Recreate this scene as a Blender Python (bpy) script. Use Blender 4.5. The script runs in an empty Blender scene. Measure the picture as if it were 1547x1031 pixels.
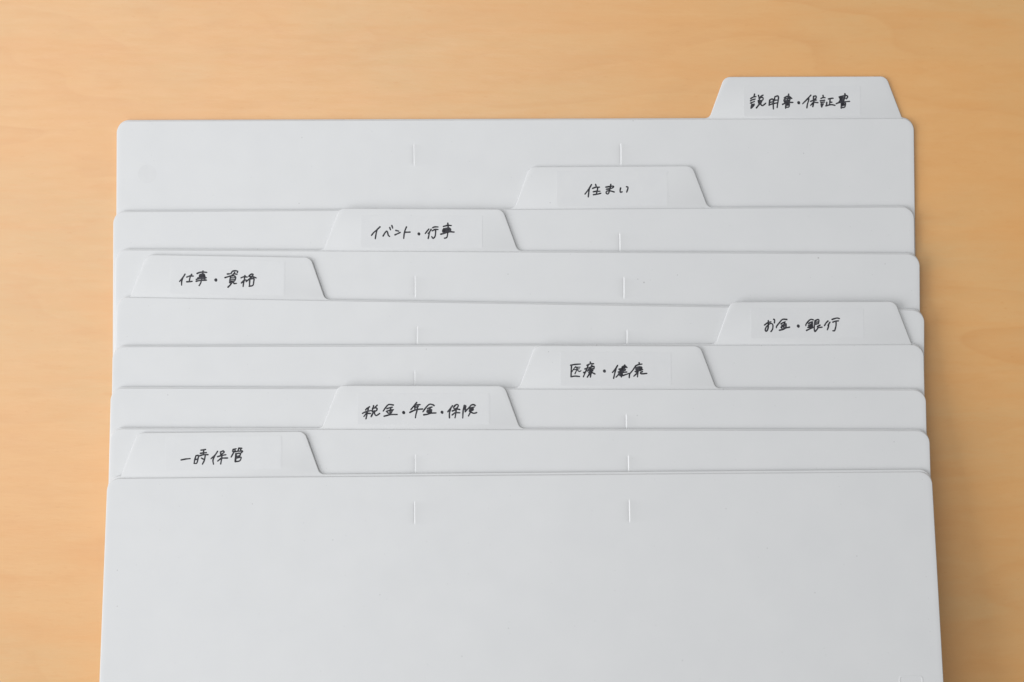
import bpy, bmesh, math, random
from mathutils import Vector

# ------------------------------------------------------------------ camera
MM = 0.001
scene = bpy.context.scene
col = scene.collection
cam_data = bpy.data.cameras.new('camera')
cam_data.sensor_width = 36.0
cam_data.lens = 50.0
cam_data.clip_start = 0.01
cam_data.clip_end = 50.0
cam = bpy.data.objects.new('camera', cam_data)
cam.location = (0.0, 0.0, 549.6 * MM)
cam.rotation_euler = (math.radians(1.5), 0.0, 0.0)
col.objects.link(cam)
scene.camera = cam

# ------------------------------------------------------------------ room light
world = bpy.data.worlds.new('World')
scene.world = world
world.use_nodes = True
bg = world.node_tree.nodes['Background']
bg.inputs['Color'].default_value = (1.0, 0.985, 0.96, 1.0)
bg.inputs['Strength'].default_value = 0.20


def area(name, loc, target, sx, sy, power, colour):
    d = bpy.data.lights.new(name, 'AREA')
    d.shape = 'RECTANGLE'
    d.size, d.size_y = sx, sy
    d.energy = power
    d.color = colour
    o = bpy.data.objects.new(name, d)
    o.location = loc
    o.rotation_euler = (Vector(target) - Vector(loc)).to_track_quat('-Z', 'Y').to_euler()
    col.objects.link(o)
    return o


# a wide window on the left, a little towards the viewer, and an unseen overhead fill added for the pale sheen on the wood
area('window_light', (-2.60, -0.80, 1.55), (0.0, 0.0, 0.0), 2.5, 1.8, 69.0, (0.98, 0.985, 1.0))
area('sheen_fill_light', (-0.68, 0.42, 1.65), (0.0, 0.0, 0.0), 1.6, 1.7, 20.0, (0.95, 0.975, 1.0))

vs = scene.view_settings
vs.view_transform = 'Standard'
vs.look = 'None'
vs.exposure = 0.02
vs.gamma = 1.0
vs.use_curve_mapping = False

FOLDERS = [  # x, y (mm), turn (degrees)
    (1.28, 100.06, 0.191),
    (0.64, 65.06, 0.332),
    (2.18, 48.49, -0.307),
    (3.29, 28.51, -0.940),
    (2.33, 12.40, 0.140),
    (2.38, -4.06, -0.139),
    (2.93, -19.36, -0.138),
    (2.86, -36.20, 0.459),
]
TAPES = [  # u0, v0, u1, v1 on the tab (mm)
    (242.8, 0.6, 288.1, 12.3),
    (171.0, 0.6, 213.6, 14.2),
    (94.0, 0.9, 140.7, 13.2),
    (20.2, 1.1, 63.7, 14.5),
    (243.0, 2.2, 286.0, 13.5),
    (170.3, 0.8, 212.3, 13.7),
    (93.1, 1.4, 142.7, 13.0),
    (21.6, 1.9, 64.9, 14.6),
]
INK = [  # pen strokes: width, then u, v pairs (mm)
    [
        (0.52, 247.07, 9.20, 246.83, 8.43),
        (0.52, 245.57, 7.46, 246.48, 8.02, 247.52, 8.22),
        (0.52, 245.49, 6.62, 246.33, 7.04, 247.24, 7.27),
        (0.52, 245.49, 5.71, 246.95, 6.34),
        (0.66, 246.04, 5.15, 245.68, 3.82),
        (0.58, 246.81, 5.29, 246.66, 4.73, 245.75, 3.82),
        (0.58, 246.03, 4.59, 246.60, 5.15),
        (0.52, 248.57, 8.71, 248.78, 7.94),
        (0.52, 250.31, 8.77, 249.61, 8.42, 249.12, 7.66, 248.84, 6.82),
        (0.52, 248.77, 7.59, 249.96, 8.00, 250.37, 7.51, 250.16, 6.88, 248.97, 6.54),
        (0.52, 248.49, 6.68, 248.62, 5.70),
        (0.52, 249.74, 6.68, 249.53, 5.84),
        (0.52, 248.63, 6.54, 249.67, 6.54),
        (0.52, 248.69, 5.98, 249.53, 6.05),
        (0.69, 248.62, 6.26, 249.67, 6.26),
        (0.60, 249.18, 5.70, 248.54, 4.86, 247.77, 3.88),
        (0.52, 249.53, 6.26, 249.45, 5.28, 250.00, 4.72, 250.77, 5.13, 251.33, 5.62),
        (0.52, 252.88, 6.87, 252.65, 4.85),
        (0.52, 252.88, 6.80, 253.71, 7.29, 254.20, 7.08, 254.26, 6.10, 254.26, 5.26, 254.31, 3.44),
        (0.52, 252.87, 5.97, 253.98, 6.17),
        (0.52, 252.65, 4.92, 253.56, 5.26, 254.12, 5.47),
        (0.52, 254.97, 8.20, 254.69, 7.08, 254.40, 6.24, 254.19, 5.26),
        (0.52, 254.97, 8.13, 255.95, 8.47, 256.30, 8.05, 256.22, 6.79, 256.00, 5.68, 255.78, 4.00),
        (0.52, 254.76, 6.80, 256.08, 6.86),
        (0.52, 254.54, 5.54, 256.07, 5.82),
        (0.52, 260.28, 9.16, 260.13, 8.04, 259.70, 6.64, 259.55, 4.96),
        (0.52, 258.59, 7.69, 259.43, 8.18, 260.41, 8.32, 261.45, 7.48),
        (0.52, 258.45, 6.93, 259.43, 7.41, 260.68, 7.48),
        (0.52, 260.68, 7.76, 260.82, 7.20, 260.39, 6.64),
        (0.52, 258.44, 6.51, 260.67, 6.78),
        (0.52, 258.72, 6.02, 260.53, 6.29),
        (0.52, 257.88, 5.18, 258.99, 5.67, 260.39, 5.94, 261.85, 5.91),
        (0.52, 259.13, 5.46, 259.05, 3.71),
        (0.52, 259.13, 5.39, 260.39, 5.52, 260.45, 4.68, 260.23, 4.12, 259.40, 4.06),
        (0.52, 259.20, 4.83, 260.31, 4.96),
        (0.69, 258.65, 6.37, 260.46, 6.57),
        (0.69, 259.27, 5.78, 260.32, 5.94),
        (1.04, 264.13, 5.84, 264.17, 5.73),
        (0.52, 268.86, 8.71, 268.01, 7.80, 266.75, 6.48, 265.70, 5.43),
        (0.52, 268.01, 7.73, 267.94, 6.61, 267.51, 5.22, 267.29, 3.82),
        (0.52, 269.90, 8.29, 269.82, 7.17),
        (0.52, 269.90, 8.22, 270.67, 8.42, 270.94, 8.00, 270.66, 7.31, 269.96, 7.14),
        (0.52, 268.77, 6.33, 269.82, 6.68, 271.00, 6.81),
        (0.58, 270.10, 7.17, 269.95, 5.91, 269.59, 4.30),
        (0.52, 269.95, 6.05, 268.76, 4.79),
        (0.52, 269.95, 5.98, 270.65, 5.91, 271.55, 5.79),
        (0.52, 273.59, 8.62, 273.66, 7.99),
        (0.52, 272.82, 7.44, 273.59, 7.78, 274.35, 7.71),
        (0.52, 272.53, 6.53, 274.20, 6.73),
        (0.52, 272.73, 5.83, 274.06, 6.03),
        (0.69, 272.94, 5.13, 273.03, 4.25),
        (0.58, 273.56, 5.27, 273.14, 4.50),
        (0.52, 272.87, 5.06, 273.56, 5.20),
        (0.52, 275.67, 7.22, 276.51, 7.43, 277.48, 7.49),
        (0.52, 276.37, 7.36, 276.22, 6.17, 276.07, 4.91),
        (0.52, 276.22, 5.96, 276.98, 5.96),
        (0.52, 275.03, 5.89, 274.88, 4.63),
        (0.52, 274.67, 4.56, 275.79, 4.84, 277.04, 4.98, 278.16, 4.73),
        (0.52, 282.07, 9.23, 282.08, 8.11, 281.65, 6.71, 281.23, 5.73),
        (0.52, 279.85, 7.97, 281.11, 8.32, 282.51, 8.59, 283.13, 8.10, 282.63, 7.27),
        (0.41, 279.99, 7.55, 282.08, 7.97),
        (0.41, 280.13, 7.11, 282.22, 7.48),
        (0.52, 280.12, 6.64, 281.66, 6.92),
        (0.52, 279.84, 6.16, 281.65, 6.57),
        (0.52, 278.72, 5.39, 279.84, 5.81, 281.79, 6.08, 283.81, 6.25),
        (0.52, 280.67, 5.73, 280.58, 3.64),
        (0.52, 280.81, 5.59, 282.06, 5.87, 282.27, 5.17, 281.91, 4.05, 280.86, 3.84),
        (0.52, 280.80, 5.03, 282.06, 5.24),
        (0.38, 280.73, 4.47, 281.92, 4.75),
    ],
    [
        (0.52, 184.39, 8.93, 183.54, 7.55, 182.63, 6.30, 181.87, 5.33),
        (0.52, 183.54, 7.55, 183.33, 6.02, 183.10, 4.21),
        (0.52, 185.98, 8.99, 186.18, 8.23),
        (0.52, 184.79, 7.47, 185.97, 7.88, 187.43, 7.94),
        (0.52, 186.80, 7.81, 186.66, 6.97, 186.23, 5.31),
        (0.52, 185.06, 6.15, 186.24, 6.35, 187.56, 6.34),
        (0.52, 185.12, 5.03, 186.37, 5.17, 187.90, 5.55),
        (0.52, 189.92, 7.93, 191.24, 8.13, 192.77, 8.30, 192.84, 7.91, 192.35, 7.56),
        (0.52, 190.13, 7.09, 190.96, 7.23, 192.07, 7.43),
        (0.52, 191.83, 8.96, 191.66, 7.92, 191.30, 6.67, 190.95, 5.56, 190.46, 5.28, 189.98, 5.70, 190.19, 6.26, 190.95, 6.53, 191.92, 6.39, 193.10, 6.03),
        (0.52, 195.60, 7.55, 195.39, 6.50, 195.59, 5.88, 196.15, 6.08),
        (0.52, 197.90, 8.02, 198.38, 7.88, 198.37, 7.18, 197.95, 6.00),
    ],
    [
        (0.52, 101.35, 8.90, 99.98, 7.58, 98.89, 6.60, 98.13, 5.63),
        (0.52, 100.19, 7.72, 99.86, 6.19, 99.57, 4.32),
        (0.52, 102.56, 5.37, 103.30, 6.62, 103.92, 7.25, 104.27, 6.77, 104.56, 5.66, 105.04, 5.25),
        (0.52, 105.08, 8.64, 105.37, 7.81),
        (0.52, 105.88, 9.41, 106.22, 8.44),
        (0.52, 107.44, 7.55, 108.48, 7.28),
        (0.52, 107.11, 5.84, 108.00, 6.23, 109.10, 6.77),
        (0.52, 111.50, 8.88, 110.96, 7.50, 110.63, 5.97, 110.50, 4.52),
        (0.52, 110.90, 6.83, 112.90, 6.93),
        (0.99, 116.29, 6.28, 116.34, 6.17),
        (0.52, 120.08, 8.10, 119.39, 7.26, 118.78, 6.43),
        (0.52, 120.98, 8.03, 120.36, 6.99, 119.88, 6.44),
        (0.52, 120.36, 6.99, 120.16, 5.75, 119.90, 4.50),
        (0.52, 121.59, 8.66, 122.42, 8.97, 123.59, 8.95),
        (0.52, 121.46, 7.48, 122.43, 7.97, 123.60, 7.98),
        (0.52, 122.70, 7.84, 122.71, 6.45, 122.45, 5.20, 121.76, 4.58, 121.27, 5.20),
        (0.52, 125.73, 9.17, 127.39, 9.59, 128.70, 9.53),
        (0.52, 127.38, 10.42, 127.53, 9.25, 127.40, 7.72, 127.34, 6.20, 127.01, 4.95, 126.18, 4.64),
        (0.52, 125.47, 7.30, 125.88, 8.13, 127.53, 8.62, 128.36, 8.28, 128.44, 7.45),
        (0.74, 125.61, 7.78, 128.37, 8.01),
        (0.74, 125.61, 7.16, 128.37, 7.38),
        (0.66, 125.88, 8.20, 127.95, 8.35),
        (0.52, 124.72, 6.19, 126.17, 6.54, 128.10, 7.10, 129.82, 7.02),
    ],
    [
        (0.52, 25.70, 8.69, 24.91, 7.36, 23.71, 5.90),
        (0.52, 25.04, 7.64, 24.53, 6.12, 24.50, 4.53),
        (0.52, 26.42, 7.60, 27.58, 8.03, 28.88, 8.01),
        (0.52, 28.25, 8.66, 27.72, 7.69, 27.36, 5.82),
        (0.52, 26.46, 5.80, 27.49, 5.82, 28.45, 5.98),
        (0.52, 30.30, 9.04, 31.39, 9.47, 32.63, 9.63, 33.94, 9.51),
        (0.52, 32.55, 9.97, 32.37, 8.73, 32.08, 6.79, 31.77, 5.41, 31.24, 4.44),
        (0.52, 31.29, 7.88, 31.42, 8.57, 32.78, 8.87, 33.14, 8.53, 33.08, 7.91, 31.30, 7.81),
        (0.52, 30.62, 7.32, 32.26, 7.62, 33.85, 7.44),
        (0.52, 30.08, 6.76, 31.45, 7.13, 33.24, 7.09),
        (0.52, 30.03, 6.04, 31.47, 6.37, 33.94, 6.55),
        (0.52, 33.29, 8.05, 33.38, 6.81),
        (0.52, 31.42, 8.23, 32.80, 8.32),
        (1.04, 37.54, 6.70, 37.59, 6.59),
        (0.52, 41.89, 9.02, 42.78, 9.11),
        (0.52, 41.03, 7.63, 41.98, 7.92, 43.08, 8.28),
        (0.52, 43.33, 9.25, 43.86, 10.09, 44.95, 10.31, 45.85, 10.12, 45.66, 9.57),
        (0.52, 44.70, 9.62, 44.30, 9.06, 43.35, 8.29),
        (0.52, 44.43, 9.20, 45.54, 8.94),
        (0.52, 43.22, 8.22, 42.97, 6.97, 42.86, 5.73),
        (0.52, 43.28, 8.22, 44.45, 8.37, 45.08, 7.83, 44.97, 6.87, 44.64, 6.31),
        (0.38, 43.16, 7.53, 44.88, 7.69),
        (0.38, 43.11, 6.91, 44.89, 7.07),
        (0.41, 42.99, 6.28, 44.77, 6.52),
        (0.52, 42.86, 5.73, 43.95, 6.16),
        (0.58, 43.68, 5.88, 43.16, 4.91, 42.28, 4.00),
        (0.52, 44.09, 6.03, 44.66, 5.41, 45.41, 5.47),
        (0.52, 47.22, 7.66, 48.31, 8.09, 49.55, 7.98),
        (0.52, 48.64, 8.51, 48.47, 7.20, 48.22, 5.82, 48.05, 4.37),
        (0.63, 48.41, 6.65, 47.40, 5.73),
        (0.52, 48.54, 6.93, 49.30, 6.73),
        (0.52, 51.73, 9.05, 50.90, 9.03, 50.09, 8.33),
        (0.52, 51.17, 9.17, 51.73, 8.91, 50.93, 7.79, 49.99, 6.95, 49.18, 6.25),
        (0.52, 50.37, 8.20, 51.61, 8.15, 52.93, 7.71),
        (0.52, 50.53, 7.23, 50.46, 4.48),
        (0.52, 50.53, 7.30, 52.04, 7.40, 52.06, 6.29, 51.75, 4.84, 50.39, 4.47),
    ],
    [
        (0.52, 248.20, 7.14, 249.45, 8.03, 250.61, 8.34),
        (0.52, 249.66, 8.78, 249.64, 7.13, 249.56, 6.04, 249.21, 5.08, 248.73, 4.81, 248.46, 5.35, 248.81, 6.31, 249.71, 7.27, 250.68, 7.75, 251.35, 7.27, 251.34, 6.03, 251.06, 5.21, 250.64, 4.66),
        (0.52, 251.72, 9.32, 252.06, 9.05, 251.98, 7.95),
        (0.52, 256.72, 9.24, 255.07, 9.25, 253.83, 7.95, 252.85, 6.71, 252.71, 6.17),
        (0.52, 254.51, 7.53, 255.20, 8.01, 256.02, 8.28),
        (0.52, 254.77, 6.85, 255.46, 7.26, 256.29, 7.53),
        (0.52, 255.88, 8.22, 255.60, 6.98, 255.51, 5.61),
        (0.52, 254.49, 6.23, 254.83, 5.89),
        (0.52, 256.42, 7.53, 256.34, 6.29, 255.86, 6.02),
        (0.52, 253.86, 5.14, 255.31, 5.47, 256.27, 5.95, 257.71, 6.32),
        (0.52, 254.63, 6.44, 256.01, 6.84),
        (1.04, 261.06, 6.75, 261.10, 6.63),
        (0.52, 266.77, 9.08, 265.81, 9.22, 264.84, 8.47, 264.01, 7.37, 263.93, 6.89),
        (0.52, 264.97, 7.65, 265.80, 8.12, 266.48, 8.33),
        (0.52, 264.96, 6.96, 266.47, 7.50),
        (0.52, 266.14, 8.19, 265.91, 6.00),
        (0.52, 265.10, 6.75, 266.47, 6.96),
        (0.52, 264.68, 6.21, 265.64, 6.20, 266.73, 6.27),
        (0.52, 264.19, 5.04, 265.36, 5.59, 266.73, 6.20),
        (0.52, 266.41, 8.05, 266.46, 6.54),
        (0.52, 267.45, 8.60, 267.22, 6.95, 267.14, 5.58, 267.40, 4.62, 267.95, 5.17, 268.51, 5.85),
        (0.52, 267.45, 8.74, 268.69, 9.21, 268.95, 8.73, 268.74, 7.64),
        (0.52, 267.51, 8.12, 268.74, 8.32),
        (0.52, 267.43, 7.36, 268.67, 7.64),
        (0.52, 269.34, 7.02, 268.31, 6.47, 268.79, 6.13, 270.09, 6.26),
        (0.52, 272.38, 8.59, 271.68, 7.90, 271.05, 6.88),
        (0.52, 273.12, 8.11, 272.36, 6.94),
        (0.52, 272.70, 7.35, 272.48, 6.26, 272.13, 5.30),
        (0.52, 273.96, 9.20, 274.99, 9.54, 275.95, 9.74, 276.70, 9.54),
        (0.52, 274.29, 8.17, 275.11, 8.51, 276.35, 8.65),
        (0.52, 275.46, 8.51, 275.44, 6.93, 275.07, 5.43, 274.79, 4.88, 274.25, 4.88),
    ],
    [
        (0.52, 174.15, 8.56, 175.79, 8.84, 177.77, 8.98),
        (0.52, 174.49, 8.50, 174.36, 6.45, 174.29, 4.20),
        (0.52, 174.29, 4.20, 175.79, 4.41, 177.49, 4.28),
        (0.38, 176.06, 8.02, 175.38, 7.27, 174.63, 6.04),
        (0.38, 175.79, 7.75, 177.70, 7.82),
        (0.38, 175.52, 6.86, 177.42, 7.21),
        (0.41, 176.61, 7.82, 176.33, 6.59, 175.79, 5.30),
        (0.41, 176.47, 7.00, 177.15, 6.32, 177.56, 6.19, 178.04, 6.46),
        (0.52, 181.58, 9.74, 181.72, 9.13),
        (0.52, 180.36, 8.51, 181.51, 9.06, 182.81, 9.13),
        (0.52, 180.83, 8.65, 180.29, 7.15, 179.60, 5.65, 178.99, 4.21),
        (0.52, 179.54, 7.14, 180.15, 7.35),
        (0.52, 179.06, 5.78, 179.74, 5.92),
        (0.52, 181.10, 7.56, 182.19, 7.97, 183.01, 8.11, 183.01, 7.29),
        (0.52, 182.20, 8.51, 181.51, 7.42, 180.56, 6.33),
        (0.74, 181.10, 7.01, 182.60, 7.15),
        (0.63, 181.38, 6.47, 182.47, 6.47),
        (0.63, 181.10, 5.79, 182.26, 5.79),
        (0.52, 182.33, 5.79, 183.35, 5.25),
        (0.58, 181.78, 5.38, 181.65, 4.15),
        (0.55, 181.24, 5.24, 180.49, 4.08),
        (0.74, 182.19, 7.01, 181.92, 5.65),
        (0.99, 186.94, 6.40, 186.99, 6.29),
        (0.52, 191.93, 8.47, 191.11, 7.17, 190.02, 5.88),
        (0.52, 191.32, 7.31, 190.84, 5.40, 190.43, 3.63),
        (0.52, 193.64, 7.86, 194.66, 8.41, 195.48, 7.73),
        (0.52, 192.48, 7.04, 193.70, 7.45, 194.93, 7.93),
        (0.52, 194.66, 8.68, 194.38, 7.04, 193.70, 5.41, 193.36, 4.18),
        (0.52, 192.88, 6.63, 193.84, 7.04, 194.93, 7.05),
        (0.52, 192.20, 6.02, 193.57, 6.36, 194.79, 6.64),
        (0.52, 192.47, 5.54, 193.84, 5.82, 195.40, 6.02),
        (0.52, 193.29, 6.63, 192.47, 5.27, 191.38, 4.11),
        (0.52, 192.20, 5.13, 193.29, 4.59, 194.92, 5.00, 196.22, 5.48),
        (0.74, 192.61, 5.81, 193.84, 5.82),
        (0.74, 192.47, 5.20, 193.56, 5.13),
        (0.63, 193.91, 7.72, 195.07, 7.86),
        (0.52, 200.12, 9.58, 200.18, 8.97),
        (0.52, 198.75, 8.35, 199.84, 8.83, 201.14, 9.04),
        (0.52, 198.89, 8.42, 197.65, 6.64, 196.56, 5.28, 196.35, 3.92),
        (0.52, 198.88, 7.60, 200.11, 7.94, 201.06, 7.88, 201.13, 7.06),
        (0.52, 198.88, 7.06, 201.40, 6.93),
        (0.52, 199.02, 6.44, 200.79, 6.65),
        (0.52, 200.11, 8.01, 199.70, 6.38, 199.49, 4.26),
        (0.69, 199.29, 7.33, 200.79, 7.47),
        (0.52, 198.61, 6.24, 199.15, 5.97),
        (0.52, 199.15, 5.42, 198.13, 4.46),
        (0.52, 201.33, 6.18, 200.65, 5.83, 200.92, 5.36, 202.97, 5.50),
    ],
    [
        (0.52, 97.60, 7.93, 96.65, 7.38, 96.12, 6.77),
        (0.52, 94.98, 5.48, 96.26, 6.10, 98.09, 6.51),
        (0.52, 97.13, 7.38, 96.81, 5.76, 96.29, 3.46),
        (0.52, 96.74, 5.89, 95.53, 4.34),
        (0.52, 96.81, 5.49, 97.96, 5.42),
        (0.52, 99.09, 8.34, 98.96, 7.52),
        (0.52, 100.44, 8.54, 99.70, 7.80),
        (0.52, 98.69, 7.25, 99.91, 7.59, 100.45, 7.12, 100.05, 6.44, 98.84, 6.17),
        (0.52, 98.82, 7.52, 98.57, 6.17),
        (0.58, 99.24, 6.31, 98.71, 5.22, 98.25, 4.27),
        (0.52, 99.51, 6.44, 99.52, 5.36, 100.07, 4.68, 100.75, 4.96, 101.42, 5.43),
        (0.52, 106.54, 8.65, 104.91, 8.82, 103.97, 8.08, 102.77, 6.38),
        (0.52, 104.18, 7.27, 105.20, 7.61, 106.14, 7.81),
        (0.52, 103.99, 6.25, 105.07, 6.59, 106.56, 6.86),
        (0.52, 105.60, 7.54, 105.34, 6.32, 105.29, 5.24),
        (0.52, 104.26, 5.98, 104.67, 5.57),
        (0.52, 106.22, 6.59, 105.76, 5.65),
        (0.52, 103.12, 4.42, 104.41, 4.76, 105.49, 5.04, 108.00, 5.08),
        (1.04, 110.47, 5.85, 110.53, 5.74),
        (0.52, 115.36, 9.59, 114.35, 8.37, 113.21, 6.95),
        (0.52, 114.49, 8.44, 115.43, 8.71, 116.65, 8.81),
        (0.52, 114.63, 7.70, 115.98, 8.11),
        (0.58, 114.69, 8.24, 114.70, 7.02),
        (0.52, 115.84, 8.51, 115.45, 6.48, 115.12, 5.13, 114.93, 3.91),
        (0.52, 112.81, 5.87, 114.37, 6.61, 115.85, 7.02, 117.62, 7.16),
        (0.52, 121.95, 8.46, 121.40, 8.80, 120.18, 8.93, 118.97, 7.84, 117.76, 6.15),
        (0.52, 119.51, 7.30, 120.32, 7.71, 121.14, 7.92),
        (0.52, 119.38, 6.63, 121.01, 6.90),
        (0.63, 120.46, 7.71, 120.20, 5.54),
        (0.52, 119.25, 6.15, 119.66, 5.81),
        (0.52, 121.01, 6.90, 120.88, 6.09, 120.47, 5.82),
        (0.52, 119.52, 6.22, 120.88, 6.36),
        (0.52, 118.04, 4.97, 119.53, 5.20, 120.88, 5.61, 122.64, 5.69),
        (0.99, 124.96, 5.99, 125.01, 5.88),
        (0.52, 128.90, 8.41, 128.03, 7.32, 127.15, 6.17),
        (0.52, 128.23, 7.46, 127.76, 5.56, 127.77, 3.87),
        (0.52, 129.78, 8.41, 129.31, 7.73, 129.52, 7.33),
        (0.52, 129.65, 8.41, 130.46, 8.89, 131.07, 8.62, 130.74, 7.74, 129.79, 7.19),
        (0.52, 128.84, 6.45, 130.06, 6.92, 130.60, 7.19, 131.62, 6.99),
        (0.52, 130.33, 7.33, 130.14, 5.57, 129.88, 3.95),
        (0.52, 130.27, 6.11, 128.78, 4.96),
        (0.52, 130.20, 5.84, 131.63, 5.78),
        (0.52, 133.31, 8.55, 132.91, 6.39, 132.79, 3.88),
        (0.52, 133.44, 8.55, 133.92, 8.28, 133.72, 7.47, 133.59, 7.20),
        (0.52, 133.18, 7.34, 134.00, 6.80, 133.73, 6.19),
        (0.58, 133.72, 7.88, 133.73, 6.25),
        (0.52, 137.45, 8.50, 136.97, 8.83, 136.02, 8.70, 135.08, 7.68, 133.93, 6.46),
        (0.52, 135.75, 7.61, 137.04, 7.95),
        (0.52, 135.55, 7.34, 136.57, 7.48, 136.57, 6.80, 135.35, 6.60),
        (0.52, 135.48, 7.34, 135.29, 6.39),
        (0.58, 135.49, 7.00, 136.57, 7.07),
        (0.52, 136.16, 7.61, 135.63, 5.99, 134.96, 4.63),
        (0.52, 135.97, 5.99, 136.71, 5.65, 137.39, 5.65, 138.00, 5.86),
    ],
    [
        (0.51, 27.42, 5.70, 29.13, 6.01, 30.74, 6.17),
        (0.51, 32.97, 7.23, 32.54, 5.80, 32.29, 4.37),
        (0.51, 33.06, 7.23, 33.87, 7.31, 33.71, 5.97, 33.28, 4.46, 32.38, 4.37),
        (0.51, 32.72, 5.80, 33.62, 5.97),
        (0.51, 34.83, 9.27, 36.53, 9.52),
        (0.51, 35.82, 9.44, 35.75, 7.74),
        (0.51, 34.58, 8.11, 36.82, 8.36),
        (0.51, 34.14, 7.13, 35.75, 7.56, 37.46, 7.58),
        (0.51, 36.47, 7.47, 36.14, 5.59, 35.44, 4.08),
        (0.51, 35.05, 6.32, 35.68, 5.95),
        (0.51, 41.04, 8.77, 40.07, 7.35, 38.65, 6.11),
        (0.51, 40.07, 7.26, 39.37, 5.57, 39.57, 4.05),
        (0.51, 42.12, 8.58, 42.22, 7.69),
        (0.51, 42.21, 8.49, 43.10, 8.93, 43.47, 8.39, 42.31, 7.60),
        (0.51, 41.06, 6.80, 42.59, 7.24, 44.11, 7.49),
        (0.51, 42.67, 7.51, 42.60, 6.08, 42.27, 4.12),
        (0.51, 42.51, 6.26, 41.17, 5.20),
        (0.51, 42.51, 6.26, 44.84, 6.27),
        (0.51, 46.87, 9.44, 46.70, 8.73),
        (0.51, 46.87, 9.44, 47.95, 9.70),
        (0.51, 47.41, 9.52, 47.69, 8.81),
        (0.51, 49.02, 9.96, 48.68, 8.98),
        (0.51, 49.02, 9.96, 50.10, 9.86),
        (0.51, 49.57, 9.78, 49.84, 9.06),
        (0.51, 47.06, 8.54, 48.32, 8.71, 50.39, 8.79, 49.59, 7.90),
        (0.51, 47.07, 8.28, 46.19, 6.67),
        (0.66, 47.97, 7.82, 47.73, 4.96),
        (0.51, 47.97, 7.82, 49.41, 7.99, 49.42, 7.18, 47.98, 6.84),
        (0.51, 47.99, 6.21, 49.78, 6.56, 49.79, 5.84, 49.26, 5.13, 47.74, 4.88),
    ],
]

# ------------------------------------------------------------------ materials
def new_mat(name):
    m = bpy.data.materials.new(name)
    m.use_nodes = True
    nt = m.node_tree
    return m, nt, nt.nodes['Principled BSDF']


def node(nt, kind, **kw):
    n = nt.nodes.new(kind)
    for k, v in kw.items():
        setattr(n, k, v)
    return n


def math_node(nt, op, a, b=None, c=None):
    n = node(nt, 'ShaderNodeMath', operation=op)
    for i, v in enumerate((a, b, c)):
        if v is None:
            continue
        if hasattr(v, 'is_output'):
            nt.links.new(v, n.inputs[i])
        else:
            n.inputs[i].default_value = v
    return n.outputs[0]


def coords(nt, scale, offset=(0, 0, 0)):
    tc = node(nt, 'ShaderNodeTexCoord')
    mp = node(nt, 'ShaderNodeMapping')
    mp.inputs['Scale'].default_value = scale
    mp.inputs['Location'].default_value = offset
    nt.links.new(tc.outputs['Object'], mp.inputs['Vector'])
    return mp.outputs['Vector']


def noise(nt, vec, scale=1.0, detail=4.0, rough=0.55, dist=0.0):
    n = node(nt, 'ShaderNodeTexNoise')
    n.inputs['Scale'].default_value = scale
    n.inputs['Detail'].default_value = detail
    n.inputs['Roughness'].default_value = rough
    n.inputs['Distortion'].default_value = dist
    nt.links.new(vec, n.inputs['Vector'])
    return n.outputs['Fac']


def ramp(nt, fac, a, b, lo=0.0, hi=1.0):
    r = node(nt, 'ShaderNodeMapRange', clamp=True)
    nt.links.new(fac, r.inputs['Value'])
    r.inputs['From Min'].default_value = a
    r.inputs['From Max'].default_value = b
    r.inputs['To Min'].default_value = lo
    r.inputs['To Max'].default_value = hi
    return r.outputs['Result']


def mix(nt, fac, a, b, blend='MIX'):
    n = node(nt, 'ShaderNodeMix', data_type='RGBA', blend_type=blend)
    for s, v in ((0, fac), (6, a), (7, b)):
        if hasattr(v, 'is_output'):
            nt.links.new(v, n.inputs[s])
        else:
            n.inputs[s].default_value = v if s == 0 else (*v, 1.0)
    return n.outputs[2]


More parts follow.
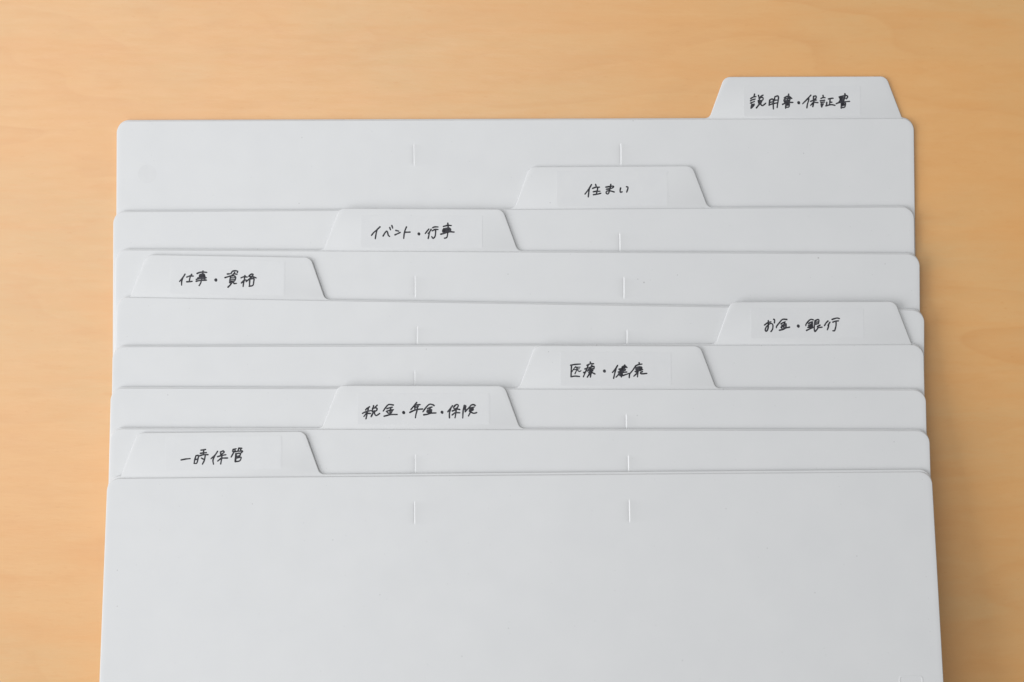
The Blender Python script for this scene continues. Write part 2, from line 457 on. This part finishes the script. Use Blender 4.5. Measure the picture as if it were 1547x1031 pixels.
def wood_material():
    m, nt, p = new_mat('maple_veneer')
    # broad tone drift, peach to straw
    big = noise(nt, coords(nt, (7.0, 15.0, 1.0)), 1.0, 4.0, 0.55, 0.4)
    c = mix(nt, ramp(nt, big, 0.40, 0.60), WOOD_A, WOOD_B)
    # soft streaks running with the grain
    band = noise(nt, coords(nt, (12.0, 85.0, 1.0), (3.1, 0.7, 0)), 1.0, 5.0, 0.6, 0.5)
    c = mix(nt, ramp(nt, band, 0.44, 0.74, 0.0, 0.60), c, WOOD_C)
    # growth lines: thin broken level lines of one stretched noise field
    fld = noise(nt, coords(nt, (2.2, 8.0, 1.0), (0.37, 0.22, 0)), 1.0, 4.0, 0.42, 0.25)
    saw = math_node(nt, 'FRACT', math_node(nt, 'MULTIPLY', fld, 21.0))
    line = math_node(nt, 'MULTIPLY', ramp(nt, saw, 0.62, 0.95), ramp(nt, saw, 1.0, 0.95))
    fade = noise(nt, coords(nt, (8.0, 22.0, 1.0), (1.7, 4.2, 0)), 1.0, 3.0)
    line = math_node(nt, 'MULTIPLY', line, ramp(nt, fade, 0.42, 0.66, 0.0, 0.36))
    c = mix(nt, line, c, WOOD_D)
    # fibres and flecks
    fib = noise(nt, coords(nt, (170.0, 900.0, 1.0)), 1.0, 3.0, 0.65)
    c = mix(nt, ramp(nt, fib, 0.48, 0.74, 0.0, 0.26), c, WOOD_C)
    f2 = noise(nt, coords(nt, (40.0, 150.0, 1.0), (5.0, 1.0, 0)), 1.0, 4.0, 0.65)
    c = mix(nt, ramp(nt, f2, 0.52, 0.80, 0.0, 0.30), c, WOOD_D)
    f3 = noise(nt, coords(nt, (45.0, 160.0, 1.0), (8.0, 6.0, 0)), 1.0, 4.0, 0.65)
    c = mix(nt, ramp(nt, f3, 0.54, 0.82, 0.0, 0.38), c, WOOD_E)
    fl = noise(nt, coords(nt, (260.0, 900.0, 1.0), (9.0, 2.0, 0)), 1.0, 1.0, 0.5)
    c = mix(nt, ramp(nt, fl, 0.70, 0.80, 0.0, 0.30), c, WOOD_D)
    nt.links.new(c, p.inputs['Base Color'])
    rr = noise(nt, coords(nt, (60.0, 420.0, 1.0)), 1.0, 3.0)
    nt.links.new(ramp(nt, rr, 0.3, 0.7, 0.36, 0.44), p.inputs['Roughness'])
    p.inputs['Specular IOR Level'].default_value = 1.0
    b = node(nt, 'ShaderNodeBump')
    b.inputs['Strength'].default_value = 0.22
    b.inputs['Distance'].default_value = 0.0002
    nt.links.new(fib, b.inputs['Height'])
    nt.links.new(b.outputs['Normal'], p.inputs['Normal'])
    return m


def plastic_material():
    m, nt, p = new_mat('white_polypropylene')
    v = node(nt, 'ShaderNodeNewGeometry').outputs['Position']
    soft = noise(nt, v, 55.0, 3.0)
    c = mix(nt, ramp(nt, soft, 0.3, 0.7), PLASTIC_A, PLASTIC_B)
    # dust: a few tiny grey specks, each in its own random cell
    for sc, rad, thr, amt in ((62.0, 0.018, 0.86, 0.30), (130.0, 0.030, 0.86, 0.16), (17.0, 0.0065, 0.66, 0.42)):
        vo = node(nt, 'ShaderNodeTexVoronoi', voronoi_dimensions='2D')
        vo.inputs['Scale'].default_value = sc
        nt.links.new(v, vo.inputs['Vector'])
        sep = node(nt, 'ShaderNodeSeparateColor')
        nt.links.new(vo.outputs['Color'], sep.inputs[0])
        dot = ramp(nt, vo.outputs['Distance'], rad, rad * 0.55)
        on = math_node(nt, 'GREATER_THAN', sep.outputs[0], thr)
        f = math_node(nt, 'MULTIPLY', math_node(nt, 'MULTIPLY', dot, on), amt)
        c = mix(nt, f, c, (0.22, 0.21, 0.20))
    nt.links.new(c, p.inputs['Base Color'])
    nt.links.new(ramp(nt, noise(nt, v, 120.0, 3.0), 0.3, 0.7, 0.32, 0.40), p.inputs['Roughness'])
    p.inputs['IOR'].default_value = 1.49
    b = node(nt, 'ShaderNodeBump')
    b.inputs['Strength'].default_value = 0.10
    b.inputs['Distance'].default_value = 0.0001
    nt.links.new(noise(nt, v, 1400.0, 2.0), b.inputs['Height'])
    b2 = node(nt, 'ShaderNodeBump')
    b2.inputs['Strength'].default_value = 0.35
    b2.inputs['Distance'].default_value = 0.0006
    nt.links.new(noise(nt, v, 22.0, 2.0), b2.inputs['Height'])
    nt.links.new(b.outputs['Normal'], b2.inputs['Normal'])
    nt.links.new(b2.outputs['Normal'], p.inputs['Normal'])
    return m


def tape_material():
    m, nt, p = new_mat('frosted_tape')
    v = coords(nt, (1.0, 1.0, 1.0))
    n1 = noise(nt, v, 160.0, 4.0, 0.6)
    c = mix(nt, ramp(nt, n1, 0.35, 0.7), TAPE_A, TAPE_B)
    nt.links.new(c, p.inputs['Base Color'])
    p.inputs['Roughness'].default_value = 0.37
    b = node(nt, 'ShaderNodeBump')
    b.inputs['Strength'].default_value = 0.15
    b.inputs['Distance'].default_value = 0.0002
    nt.links.new(noise(nt, v, 260.0, 3.0), b.inputs['Height'])
    nt.links.new(b.outputs['Normal'], p.inputs['Normal'])
    return m


def ink_material():
    m, nt, p = new_mat('black_ink')
    n1 = noise(nt, coords(nt, (1, 1, 1)), 900.0, 2.0)
    c = mix(nt, ramp(nt, n1, 0.35, 0.7), (0.012, 0.012, 0.016), (0.060, 0.060, 0.070))
    nt.links.new(c, p.inputs['Base Color'])
    p.inputs['Roughness'].default_value = 0.6
    p.inputs['Specular IOR Level'].default_value = 0.3
    return m


WOOD_A = (0.785, 0.420, 0.150)
WOOD_B = (0.735, 0.425, 0.168)
WOOD_C = (0.768, 0.366, 0.110)
WOOD_D = (0.672, 0.298, 0.082)
WOOD_E = (0.825, 0.488, 0.202)
PLASTIC_A = (0.690, 0.695, 0.700)
PLASTIC_B = (0.708, 0.712, 0.715)
TAPE_A = (0.688, 0.693, 0.700)
TAPE_B = (0.706, 0.710, 0.714)
M_WOOD = wood_material()
M_PP = plastic_material()
M_TAPE = tape_material()
M_INK = ink_material()
M_DISC = M_TAPE.copy()
M_DISC.name = 'moulding_disc'
for n_ in M_DISC.node_tree.nodes:
    if n_.bl_idname == 'ShaderNodeMix':
        n_.inputs[6].default_value = (0.664, 0.668, 0.672, 1)
        n_.inputs[7].default_value = (0.690, 0.693, 0.696, 1)


# ------------------------------------------------------------------ mesh helpers
def link_mesh(name, verts, faces, material, parent=None, smooth=True, angle=40):
    me = bpy.data.meshes.new(name)
    bm = bmesh.new()
    bv = [bm.verts.new(p) for p in verts]
    for fc in faces:
        if len(set(fc)) < 3:
            continue
        try:
            bm.faces.new([bv[i] for i in fc])
        except ValueError:
            pass
    bmesh.ops.remove_doubles(bm, verts=bm.verts, dist=1e-6)
    big = [f for f in bm.faces if len(f.verts) > 4]
    if big:
        bmesh.ops.triangulate(bm, faces=big)
    bmesh.ops.recalc_face_normals(bm, faces=bm.faces)
    for e in bm.edges:
        if len(e.link_faces) == 2:
            a0, a1 = (f.calc_area() for f in e.link_faces)
            if e.calc_face_angle(0.0) > 0.02 and max(a0, a1) > 40 * min(a0, a1):
                e.smooth = False
    bm.to_mesh(me)
    bm.free()
    for pl in me.polygons:
        pl.use_smooth = smooth
    if smooth:
        keep = [e.index for e in me.edges if e.use_edge_sharp]
        me.set_sharp_from_angle(angle=math.radians(angle))
        for i in keep:
            me.edges[i].use_edge_sharp = True
    me.materials.append(material)
    o = bpy.data.objects.new(name, me)
    col.objects.link(o)
    o.parent = parent
    return o


def outward(poly):
    """unit outward normals of a counter-clockwise polygon, one per corner (mitred)"""
    n = len(poly)
    out = []
    for i in range(n):
        a, b, c = poly[i - 1], poly[i], poly[(i + 1) % n]
        e1 = (b[0] - a[0], b[1] - a[1])
        e2 = (c[0] - b[0], c[1] - b[1])
        l1, l2 = math.hypot(*e1) or 1, math.hypot(*e2) or 1
        n1 = (e1[1] / l1, -e1[0] / l1)
        n2 = (e2[1] / l2, -e2[0] / l2)
        s = (n1[0] + n2[0], n1[1] + n2[1])
        k = 1.0 + n1[0] * n2[0] + n1[1] * n2[1]
        k = max(k, 0.35)
        out.append((s[0] / k, s[1] / k))
    return out


RIM_V = 0.85    # rim rounding, downwards, as a share of the inward one


def rings(poly, bev, thick):
    """rounded upper rim: list of rings of (u, v, w), inner top ring first, underside last"""
    nr = outward(poly)
    res = []
    for ph in (0, 22.5, 45, 67.5, 90):
        r = math.radians(ph)
        res.append([(p[0] - q[0] * b * (1 - math.sin(r)), p[1] - q[1] * b * (1 - math.sin(r)), thick - b * RIM_V * (1 - math.cos(r)))
                    for p, q, b in zip(poly, nr, bev)])
    res.append([(p[0], p[1], 0.0) for p in poly])
    return res


def arc(cx, cy, r, a0, a1, n):
    return [(cx + r * math.cos(math.radians(a0 + (a1 - a0) * i / n)), cy + r * math.sin(math.radians(a0 + (a1 - a0) * i / n)))
            for i in range(n + 1)]


# ------------------------------------------------------------------ the table
def build_table():
    x0, x1, y0, y1, th, bv = -0.75, 0.75, -0.50, 0.42, 0.028, 0.003
    poly = []
    for cx, cy, a in ((x1 - .02, y0 + .02, -90), (x1 - .02, y1 - .02, 0), (x0 + .02, y1 - .02, 90), (x0 + .02, y0 + .02, 180)):
        poly += arc(cx, cy, .02, a, a + 90, 6)
    rg = rings(poly, [bv] * len(poly), th)
    vv = [(u, v, w - th) for r in rg for (u, v, w) in r]
    n = len(poly)
    fc = [list(range(n)), list(range((len(rg) - 1) * n, len(rg) * n))[::-1]]
    for j in range(len(rg) - 1):
        fc += [[j * n + i, j * n + (i + 1) % n, (j + 1) * n + (i + 1) % n, (j + 1) * n + i] for i in range(n)]
    o = link_mesh('table', vv, fc, M_WOOD)
    o['kind'] = 'structure'
    o['label'] = 'light maple wood table top with fine horizontal grain'
    return o


build_table()

# ------------------------------------------------------------------ the folders
W, H = 308.6, 240.0          # sheet size
T, GAP, EPS = 0.45, 0.10, 0.01  # sheet thickness, air at the mouth, contact play
BEV = 0.34                   # rim rounding, inwards
RC = 4.6                     # corner radius
SLOPE = [0, .002, .006, .013, .023, .036, .053, .078, .140]
LIP = [.5, .5, .5, .5, .5, .5, .5, .9]      # how far the rear sheet stands above the front one
SLOT = [3, 2, 1, 0, 3, 2, 1, 0]
TORN = [False, True, False, True, False, False, True, True]
WORDS = ['説明書・保証書', '住まい', 'イベント・行事', '仕事・資格', 'お金・銀行', '医療・健康', '税金・年金・保険', '一時保管']
ORDER = ['lowest, lying on the table', 'second up from the table', 'third up from the table', 'fourth up from the table',
         'fifth up from the table', 'third down from the top', 'second down from the top', 'topmost of the stack']
LIFT = 0.58                  # the mouth of each folder springs up this far
SLITS = (114.9, 194.9)


class Sheet:
    """maps sheet millimetres (u from the left edge, v up from the mouth line, w off the sheet) to metres"""
    def __init__(self, x, y, turn, h, s, y0, origin):
        self.x, self.y, self.c, self.s = x, y, math.cos(turn), math.sin(turn)
        self.h, self.k, self.y0, self.o = h, s, y0, origin

    def __call__(self, u, v, w):
        du = u - W / 2
        x = self.x + self.c * du - self.s * v
        y = self.y + self.s * du + self.c * v
        z = self.h + self.k * (self.y0 - y) + w
        return (x * MM - self.o[0], y * MM - self.o[1], z * MM - self.o[2])


def tab_outline(slot, down=3.0):
    """counter-clockwise tab outline with its root, and a flag per point: 1 = free rounded rim"""
    x0 = 4.95 + 74.85 * slot
    x1 = x0 + 74.6
    hgt, sl, r = 16.0, 0.37, 3.3
    ang = math.degrees(math.atan2(1, sl))          # the sides rise at this angle
    k = math.tan(math.radians(ang) / 2)
    pts, flag = [], []

    def add(lst, fl):
        for p in lst:
            pts.append(p)
            flag.append(fl)

    def fillet(rf):                                # concave root fillet, mouth line first
        return arc(x1 + rf * k, rf, rf, 270, 270 - ang, 6)
    fr = fillet(0.4 if slot == 3 else 2.4)
    fl_ = [(x0 + x1 - p[0], p[1]) for p in fillet(0.4 if slot == 0 else 2.4)][::-1]
    xr, xl = fr[0][0], fl_[-1][0]
    add([(xl, -down), (xr, -down), fr[0]], 0)
    add([(xr - 0.02, 0.0001)] + fr[1:], 1)
    cxr = x1 - hgt * sl - r * k                    # convex top corners
    top_r = arc(cxr, hgt - r, r, 90 - ang, 90, 8)
    add(top_r + [(x0 + x1 - p[0], p[1]) for p in top_r][::-1], 1)
    add(fl_[:-1] + [(xl + 0.02, 0.0001)], 1)
    add([fl_[-1]], 0)
    return pts, flag, xl, xr


def solid(name, sheet, poly, bev, thick, material, parent):
    rg = rings(poly, bev, thick)
    n = len(poly)
    vv = [sheet(*p) for r in rg for p in r]
    fc = [list(range(n)), list(range((len(rg) - 1) * n, len(rg) * n))[::-1]]
    for j in range(len(rg) - 1):
        fc += [[j * n + i, j * n + (i + 1) % n, (j + 1) * n + (i + 1) % n, (j + 1) * n + i] for i in range(n)]
    return link_mesh(name, vv, fc, material, parent)


def back_panel(sheet, slot, parent):
    _, _, xl, xr = tab_outline(slot)
    poly, fl = [], []

    def add(lst, f):
        for p in lst:
            poly.append(p)
            fl.append(f)
    add([(0, -H), (W, -H)], 0)
    add([(W, -H + 0.5)], 1)
    add(arc(W - RC, -RC, RC, 0, 90, 10), 1)
    if xr < W - RC - 0.02:
        add([(xr + 0.02, 0)], 1)
    add([(xr, 0), (xr, -3.0), (xl, -3.0), (xl, 0)], 0)
    if xl > RC + 0.02:
        add([(xl - 0.02, 0)], 1)
    add(arc(RC, -RC, RC, 90, 180, 10), 1)
    add([(0, -H + 0.5)], 1)
    return solid('back_panel', sheet, poly, [BEV * f for f in fl], T, M_PP, parent)


def tab(sheet, slot, parent):
    pts, fl, _, _ = tab_outline(slot)
    return solid('tab', sheet, pts, [BEV * f for f in fl], T, M_PP, parent)


def slit_height(u, v):
    """the sheet sags on one side of each cut and springs up on the other"""
    z = 0.0
    for xs in SLITS:
        t = (v + 13.6) / 4.3
        if abs(t) < 1:
            win = min(1.0, (1 - t * t) * 1.9)
            d = u - xs
            if d < 0:
                z -= win * (0.13 * math.exp(d / 1.2) + 0.09 * math.exp(d / 0.16))
            elif d < 0.4:
                z += win * (-0.22 + 0.39 * d / 0.4)
            else:
                z += 0.17 * win * math.exp((0.4 - d) / 3.0)
    return z


def front_panel(sheet, parent, bottom, wob):
    b = BEV
    us = [0, 1.5, 3, 5, 8, 12, 20]
    us += [20 + (W - 40) * i / 44 for i in range(1, 44)] + [W - p for p in us[::-1]]
    for xs in SLITS:
        us = [u for u in us if abs(u - xs) > 5.2]
        us += [xs + d for d in (-5, -3.5, -2.4, -1.6, -1, -.6, -.45, -.3, -.2, -.12, -.05, -.01, .1, .25, .4, .55, .7, 1, 1.6, 2.4, 3.5, 5)]
    us.sort()
    vs_ = [0, .08, .3, .65, 1.1, 1.7, 2.4, 3.2, 4.0, RC, 6.5, 8.6] + [9.0 + .3 * i for i in range(32)] + [20 + 10 * i for i in range(int((H - 20) / 10) + 1)]
    vs_ = sorted(set(round(v, 3) for v in vs_ if v <= H))
    nu, nv = len(us), len(vs_)
    # inner sheet is inset by the rim radius
    r = RC - b
    grid = []
    for v in vs_:
        vv = b + v * (H - b) / H
        q = vv - b
        ins = r - math.sqrt(max(0.0, r * r - (r - q) ** 2)) if q < r else 0.0
        row = []
        for u in us:
            uu = b + u * (W - 2 * b) / W
            if u < 20:
                uu = b + ins + u / 20 * (20 + (20 * (W - 2 * b) / W - 20) - ins)
            elif u > W - 20:
                e = W - u
                uu = W - b - ins - e / 20 * (20 * (W - 2 * b) / W - ins)
            row.append((uu, -vv))
        grid.append(row)
    verts, faces = [], []
    for row in grid:
        for (u, v) in row:
            verts.append(sheet(u, v, T + slit_height(u, v)))
    for j in range(nv - 1):
        for i in range(nu - 1):
            a = j * nu + i
            faces.append([a, a + 1, a + nu + 1, a + nu])
    # boundary, counter-clockwise seen from above: bottom row left->right, right side up, top row right->left, left side down
    bid = [(nv - 1, i) for i in range(nu)] + [(j, nu - 1) for j in range(nv - 2, -1, -1)]
    bid += [(0, i) for i in range(nu - 2, -1, -1)] + [(j, 0) for j in range(1, nv - 1)]
    bp = [grid[j][i] for j, i in bid]
    nr = outward(bp)
    n = len(bp)
    prev = [j * nu + i for j, i in bid]
    for ph in (22.5, 45, 67.5, 90, None):
        cur = []
        for (j, i), p, q in zip(bid, bp, nr):
            if j == nv - 1:                      # fold line: no rim
                q = (0 if 0 < i < nu - 1 else q[0], 0)
            if ph is None:
                k, w = 1.0, 0.0
            else:
                a = math.radians(ph)
                k, w = math.sin(a), T - b * RIM_V * (1 - math.cos(a))
                if j == nv - 1:
                    w = T if 0 < i < nu - 1 else w
            cur.append(len(verts))
            verts.append(sheet(p[0] + q[0] * b * k, p[1] + q[1] * b * k, w))
        faces += [[prev[i], prev[(i + 1) % n], cur[(i + 1) % n], cur[i]] for i in range(n)]
        prev = cur
    faces.append(prev[::-1])
    return link_mesh('front_panel', verts, faces, M_PP, parent, angle=35)


def slit_lip(sheet, xs, parent):
    """the exposed cut face of the slit, turned towards the left"""
    verts, faces = [], []
    n = 18
    for i in range(n + 1):
        v = -17.6 + 8.0 * i / n
        jig = 0.06 * math.sin(i * 0.17 + xs)
        for d, lift in ((0.0, -0.03), (0.03, 0.03), (0.20, 0.045), (0.40, 0.03), (0.45, -0.03)):
            verts.append(sheet(xs + d + jig, v, T + slit_height(xs + d, v) + lift))
    for i in range(n):
        for j in range(4):
            a = i * 5 + j
            faces.append([a, a + 1, a + 6, a + 5])
        a = i * 5
        faces.append([a, a + 5, a + 9, a + 4])
    faces.append(list(range(5)))
    faces.append([n * 5 + j for j in range(4, -1, -1)])
    return link_mesh('slit', verts, faces, M_PP, parent, angle=60)


def spine(back, front, off, parent):
    """the rounded fold that joins the two sheets at the foot"""
    verts, faces = [], []
    n = 10
    us = (0.32, W / 3, 2 * W / 3, W - 0.32)
    for u in us:
        p = Vector(back(u, -H, 0.0))                 # outer, underneath
        q = Vector(front(u, -H, T))                  # outer, on top
        p2 = Vector(back(u, -H, T))
        q2 = Vector(front(u, -H, 0.0))
        for a, b in ((p, q), (p2, q2)):
            mid = (a + b) / 2
            hh = (b - a) / 2
            bulge = max(abs(hh.z) * 0.55, 0.0003)
            for i in range(n + 1):
                t = math.pi * i / n
                verts.append(tuple(mid - hh * math.cos(t) + Vector((0, -bulge * math.sin(t), 0))))
    k = 2 * (n + 1)
    for s in range(len(us) - 1):
        for i in range(n):
            a = s * k + i
            faces.append([a, a + 1, a + k + 1, a + k])
            a = s * k + n + 1 + i
            faces.append([a, a + k, a + k + 1, a + 1])
    for s in (0, len(us) - 1):
        for i in range(n):
            a = s * k + i
            faces.append([a, a + 1, a + n + 2, a + n + 1])
    return link_mesh('spine', verts, faces, M_PP, parent)


def label_tape(sheet, box, torn, rnd, parent):
    u0, v0, u1, v1 = box
    th = 0.045
    skew = rnd.uniform(-.25, .25)
    poly = [(u0, v0)]
    if torn:
        poly.append((u1, v0))
        n = int((v1 - v0) / 0.55)
        for i in range(1, n):
            poly.append((u1 + (0.42 if i % 2 else -0.12) + rnd.uniform(-.06, .06), v0 + (v1 - v0) * i / n))
        poly.append((u1, v1 + skew))
    else:
        poly += [(u1, v0), (u1 + skew * .4, v1 + skew)]
    poly.append((u0 + skew * .3, v1))
    n = len(poly)
    verts = [sheet(u, v, T + 0.004) for u, v in poly] + [sheet(u, v, T + th) for u, v in poly]
    faces = [list(range(n))[::-1], list(range(n, 2 * n))]
    faces += [[i, (i + 1) % n, n + (i + 1) % n, n + i] for i in range(n)]
    return link_mesh('label_tape', verts, faces, M_TAPE, parent, smooth=False)


def catmull(pts, step):
    if len(pts) == 2:
        pts = [pts[0], ((pts[0][0] + pts[1][0]) / 2, (pts[0][1] + pts[1][1]) / 2), pts[1]]
    ext = [(2 * pts[0][0] - pts[1][0], 2 * pts[0][1] - pts[1][1])] + pts + [(2 * pts[-1][0] - pts[-2][0], 2 * pts[-1][1] - pts[-2][1])]
    out = []
    for i in range(1, len(ext) - 2):
        p0, p1, p2, p3 = ext[i - 1:i + 3]
        n = max(2, int(math.dist(p1, p2) / step))
        for j in range(n):
            t = j / n
            out.append(tuple(0.5 * (2 * p1[a] + (p2[a] - p0[a]) * t + (2 * p0[a] - 5 * p1[a] + 4 * p2[a] - p3[a]) * t * t
                                    + (3 * p1[a] - p0[a] - 3 * p2[a] + p3[a]) * t ** 3) for a in (0, 1)))
    out.append(pts[-1])
    return out


def handwriting(sheet, strokes, rnd, parent):
    """felt-pen strokes: slightly domed ribbons with round ends, one part per label"""
    verts, faces = [], []
    for si, st in enumerate(strokes):
        w = st[0] * INK_W
        pts = [(st[i], st[i + 1]) for i in range(1, len(st), 2)]
        path = catmull(pts, 0.16)
        # stretch both ends a little so that the round cap sits on the end point
        r = w / 2

        def push(a, b, d):
            l = math.dist(a, b) or 1
            return (a[0] + (a[0] - b[0]) / l * d, a[1] + (a[1] - b[1]) / l * d)
        head = [push(path[0], path[1], r * k) for k in (0.95, 0.75, 0.4)]
        tail = [push(path[-1], path[-2], r * k) for k in (0.4, 0.75, 0.95)]
        caps_h, caps_t = [0.25, 0.62, 0.90], [0.88, 0.60, 0.25]
        full = head + path + tail
        n = len(full)
        base = len(verts)
        ph = rnd.uniform(0, 6)
        for i, p in enumerate(full):
            a, b = full[max(i - 1, 0)], full[min(i + 1, n - 1)]
            l = math.dist(a, b) or 1
            nx, ny = -(b[1] - a[1]) / l, (b[0] - a[0]) / l
            t = i / (n - 1)
            hw = r * (1.06 - 0.16 * t + 0.07 * math.sin(ph + 9 * t))
            if i < 3:
                hw *= caps_h[i]
            elif i >= n - 3:
                hw *= caps_t[i - (n - 3)]
            z0, z1 = T + 0.042, T + 0.066 + 0.002 * (si % 9)
            verts.append(sheet(p[0] + nx * hw, p[1] + ny * hw, z0))
            verts.append(sheet(p[0] + nx * hw * .6, p[1] + ny * hw * .6, z1))
            verts.append(sheet(p[0] - nx * hw * .6, p[1] - ny * hw * .6, z1))
            verts.append(sheet(p[0] - nx * hw, p[1] - ny * hw, z0))
        for i in range(n - 1):
            for j in range(3):
                a = base + i * 4 + j
                faces.append([a, a + 1, a + 5, a + 4])
        faces.append([base, base + 1, base + 2, base + 3])
        e = base + (n - 1) * 4
        faces.append([e + 3, e + 2, e + 1, e])
    me = bpy.data.meshes.new('handwriting')
    me.from_pydata(verts, [], faces)
    me.update()
    bm = bmesh.new()
    bm.from_mesh(me)
    for f in bm.faces:
        f.normal_update()
        if f.normal.z < 0:
            f.normal_flip()
    bm.to_mesh(me)
    bm.free()
    me.materials.append(M_INK)
    o = bpy.data.objects.new('handwriting', me)
    col.objects.link(o)
    o.parent = parent
    return o


def embossed_mark(sheet, parent):
    """small raised square frame moulded into the lower corner of the front sheet"""
    u0, u1, v1, r = 292.6, 300.9, -73.9, 1.0
    v0 = v1 - 8.3
    loop = arc(u1 - r, v1 - r, r, 0, 90, 5) + arc(u0 + r, v1 - r, r, 90, 180, 5) + arc(u0 + r, v0 + r, r, 180, 270, 5) + arc(u1 - r, v0 + r, r, 270, 360, 5)
    nr = outward(loop)
    n = len(loop)
    verts, faces = [], []
    prof = ((0.45, -0.02), (0.25, 0.04), (0.0, 0.06), (-0.25, 0.05), (-0.36, -0.02))
    for p, q in zip(loop, nr):
        for d, w in prof:
            verts.append(sheet(p[0] + q[0] * d, p[1] + q[1] * d, T + w))
    m = len(prof)
    for i in range(n):
        for j in range(m - 1):
            a, b = i * m + j, ((i + 1) % n) * m + j
            faces.append([a, b, b + 1, a + 1])
        a, b = i * m, ((i + 1) % n) * m
        faces.append([a, a + m - 1, b + m - 1, b])
    return link_mesh('embossed_mark', verts, faces, M_PP, parent, angle=60)



def round_mark(sheet, parent):
    """faint moulding disc near the corner of the front sheet"""
    loop = arc(11.9, -20.6, 3.8, 0, 345, 23)
    n = len(loop)
    verts = [sheet(u, v, T - 0.02) for u, v in loop] + [sheet(11.9 + (u - 11.9) * .93, -20.6 + (v + 20.6) * .93, T + 0.008) for u, v in loop]
    faces = [list(range(n))[::-1], list(range(n, 2 * n))]
    faces += [[i, (i + 1) % n, n + (i + 1) % n, n + i] for i in range(n)]
    return link_mesh('round_mark', verts, faces, M_DISC, parent, smooth=False)


INK_W = 1.22


def build_folders():
    ph, ps, py = 0.0, 0.0, 0.0
    for k, (fx, fy, deg) in enumerate(FOLDERS):
        turn = math.radians(deg)
        rnd = random.Random(40 + k)
        # the rear sheet lies on the folder below at its foot and springs up a little towards the mouth
        bs = ps - LIFT / H
        back_h = ph + EPS + LIFT + ps * (py - fy)
        mouth = back_h + T + GAP                       # underside of the front sheet at the mouth
        base_y = fy - H / 2
        origin = (fx * MM, base_y * MM, (back_h + bs * (fy - base_y)) * MM)
        root = bpy.data.objects.new('file_folder', None)
        root.empty_display_size = 0.02
        root.location = origin
        col.objects.link(root)
        root['label'] = 'white plastic folder with %s inked on its tab, %s' % (WORDS[k], ORDER[k])
        root['category'] = 'file folder'
        root['group'] = 'stack of white file folders'
        lift = LIP[k]
        c, s = math.cos(turn), math.sin(turn)
        rear = Sheet(fx - s * lift, fy + c * lift, turn, back_h, bs, fy, origin)
        fore = Sheet(fx, fy, turn, mouth, SLOPE[k + 1], fy, origin)
        back_panel(rear, SLOT[k], root)
        tab(rear, SLOT[k], root)
        fp = front_panel(fore, root, H, k)
        for xs in SLITS:
            slit_lip(fore, xs, fp)
        spine(rear, fore, lift, root)
        lt = label_tape(rear, TAPES[k], TORN[k], rnd, root)
        handwriting(rear, INK[k], rnd, lt)
        if k == len(FOLDERS) - 1:
            embossed_mark(fore, fp)
        if k == 0:
            round_mark(fore, fp)
        ph, ps, py = mouth + T, SLOPE[k + 1], fy


build_folders()
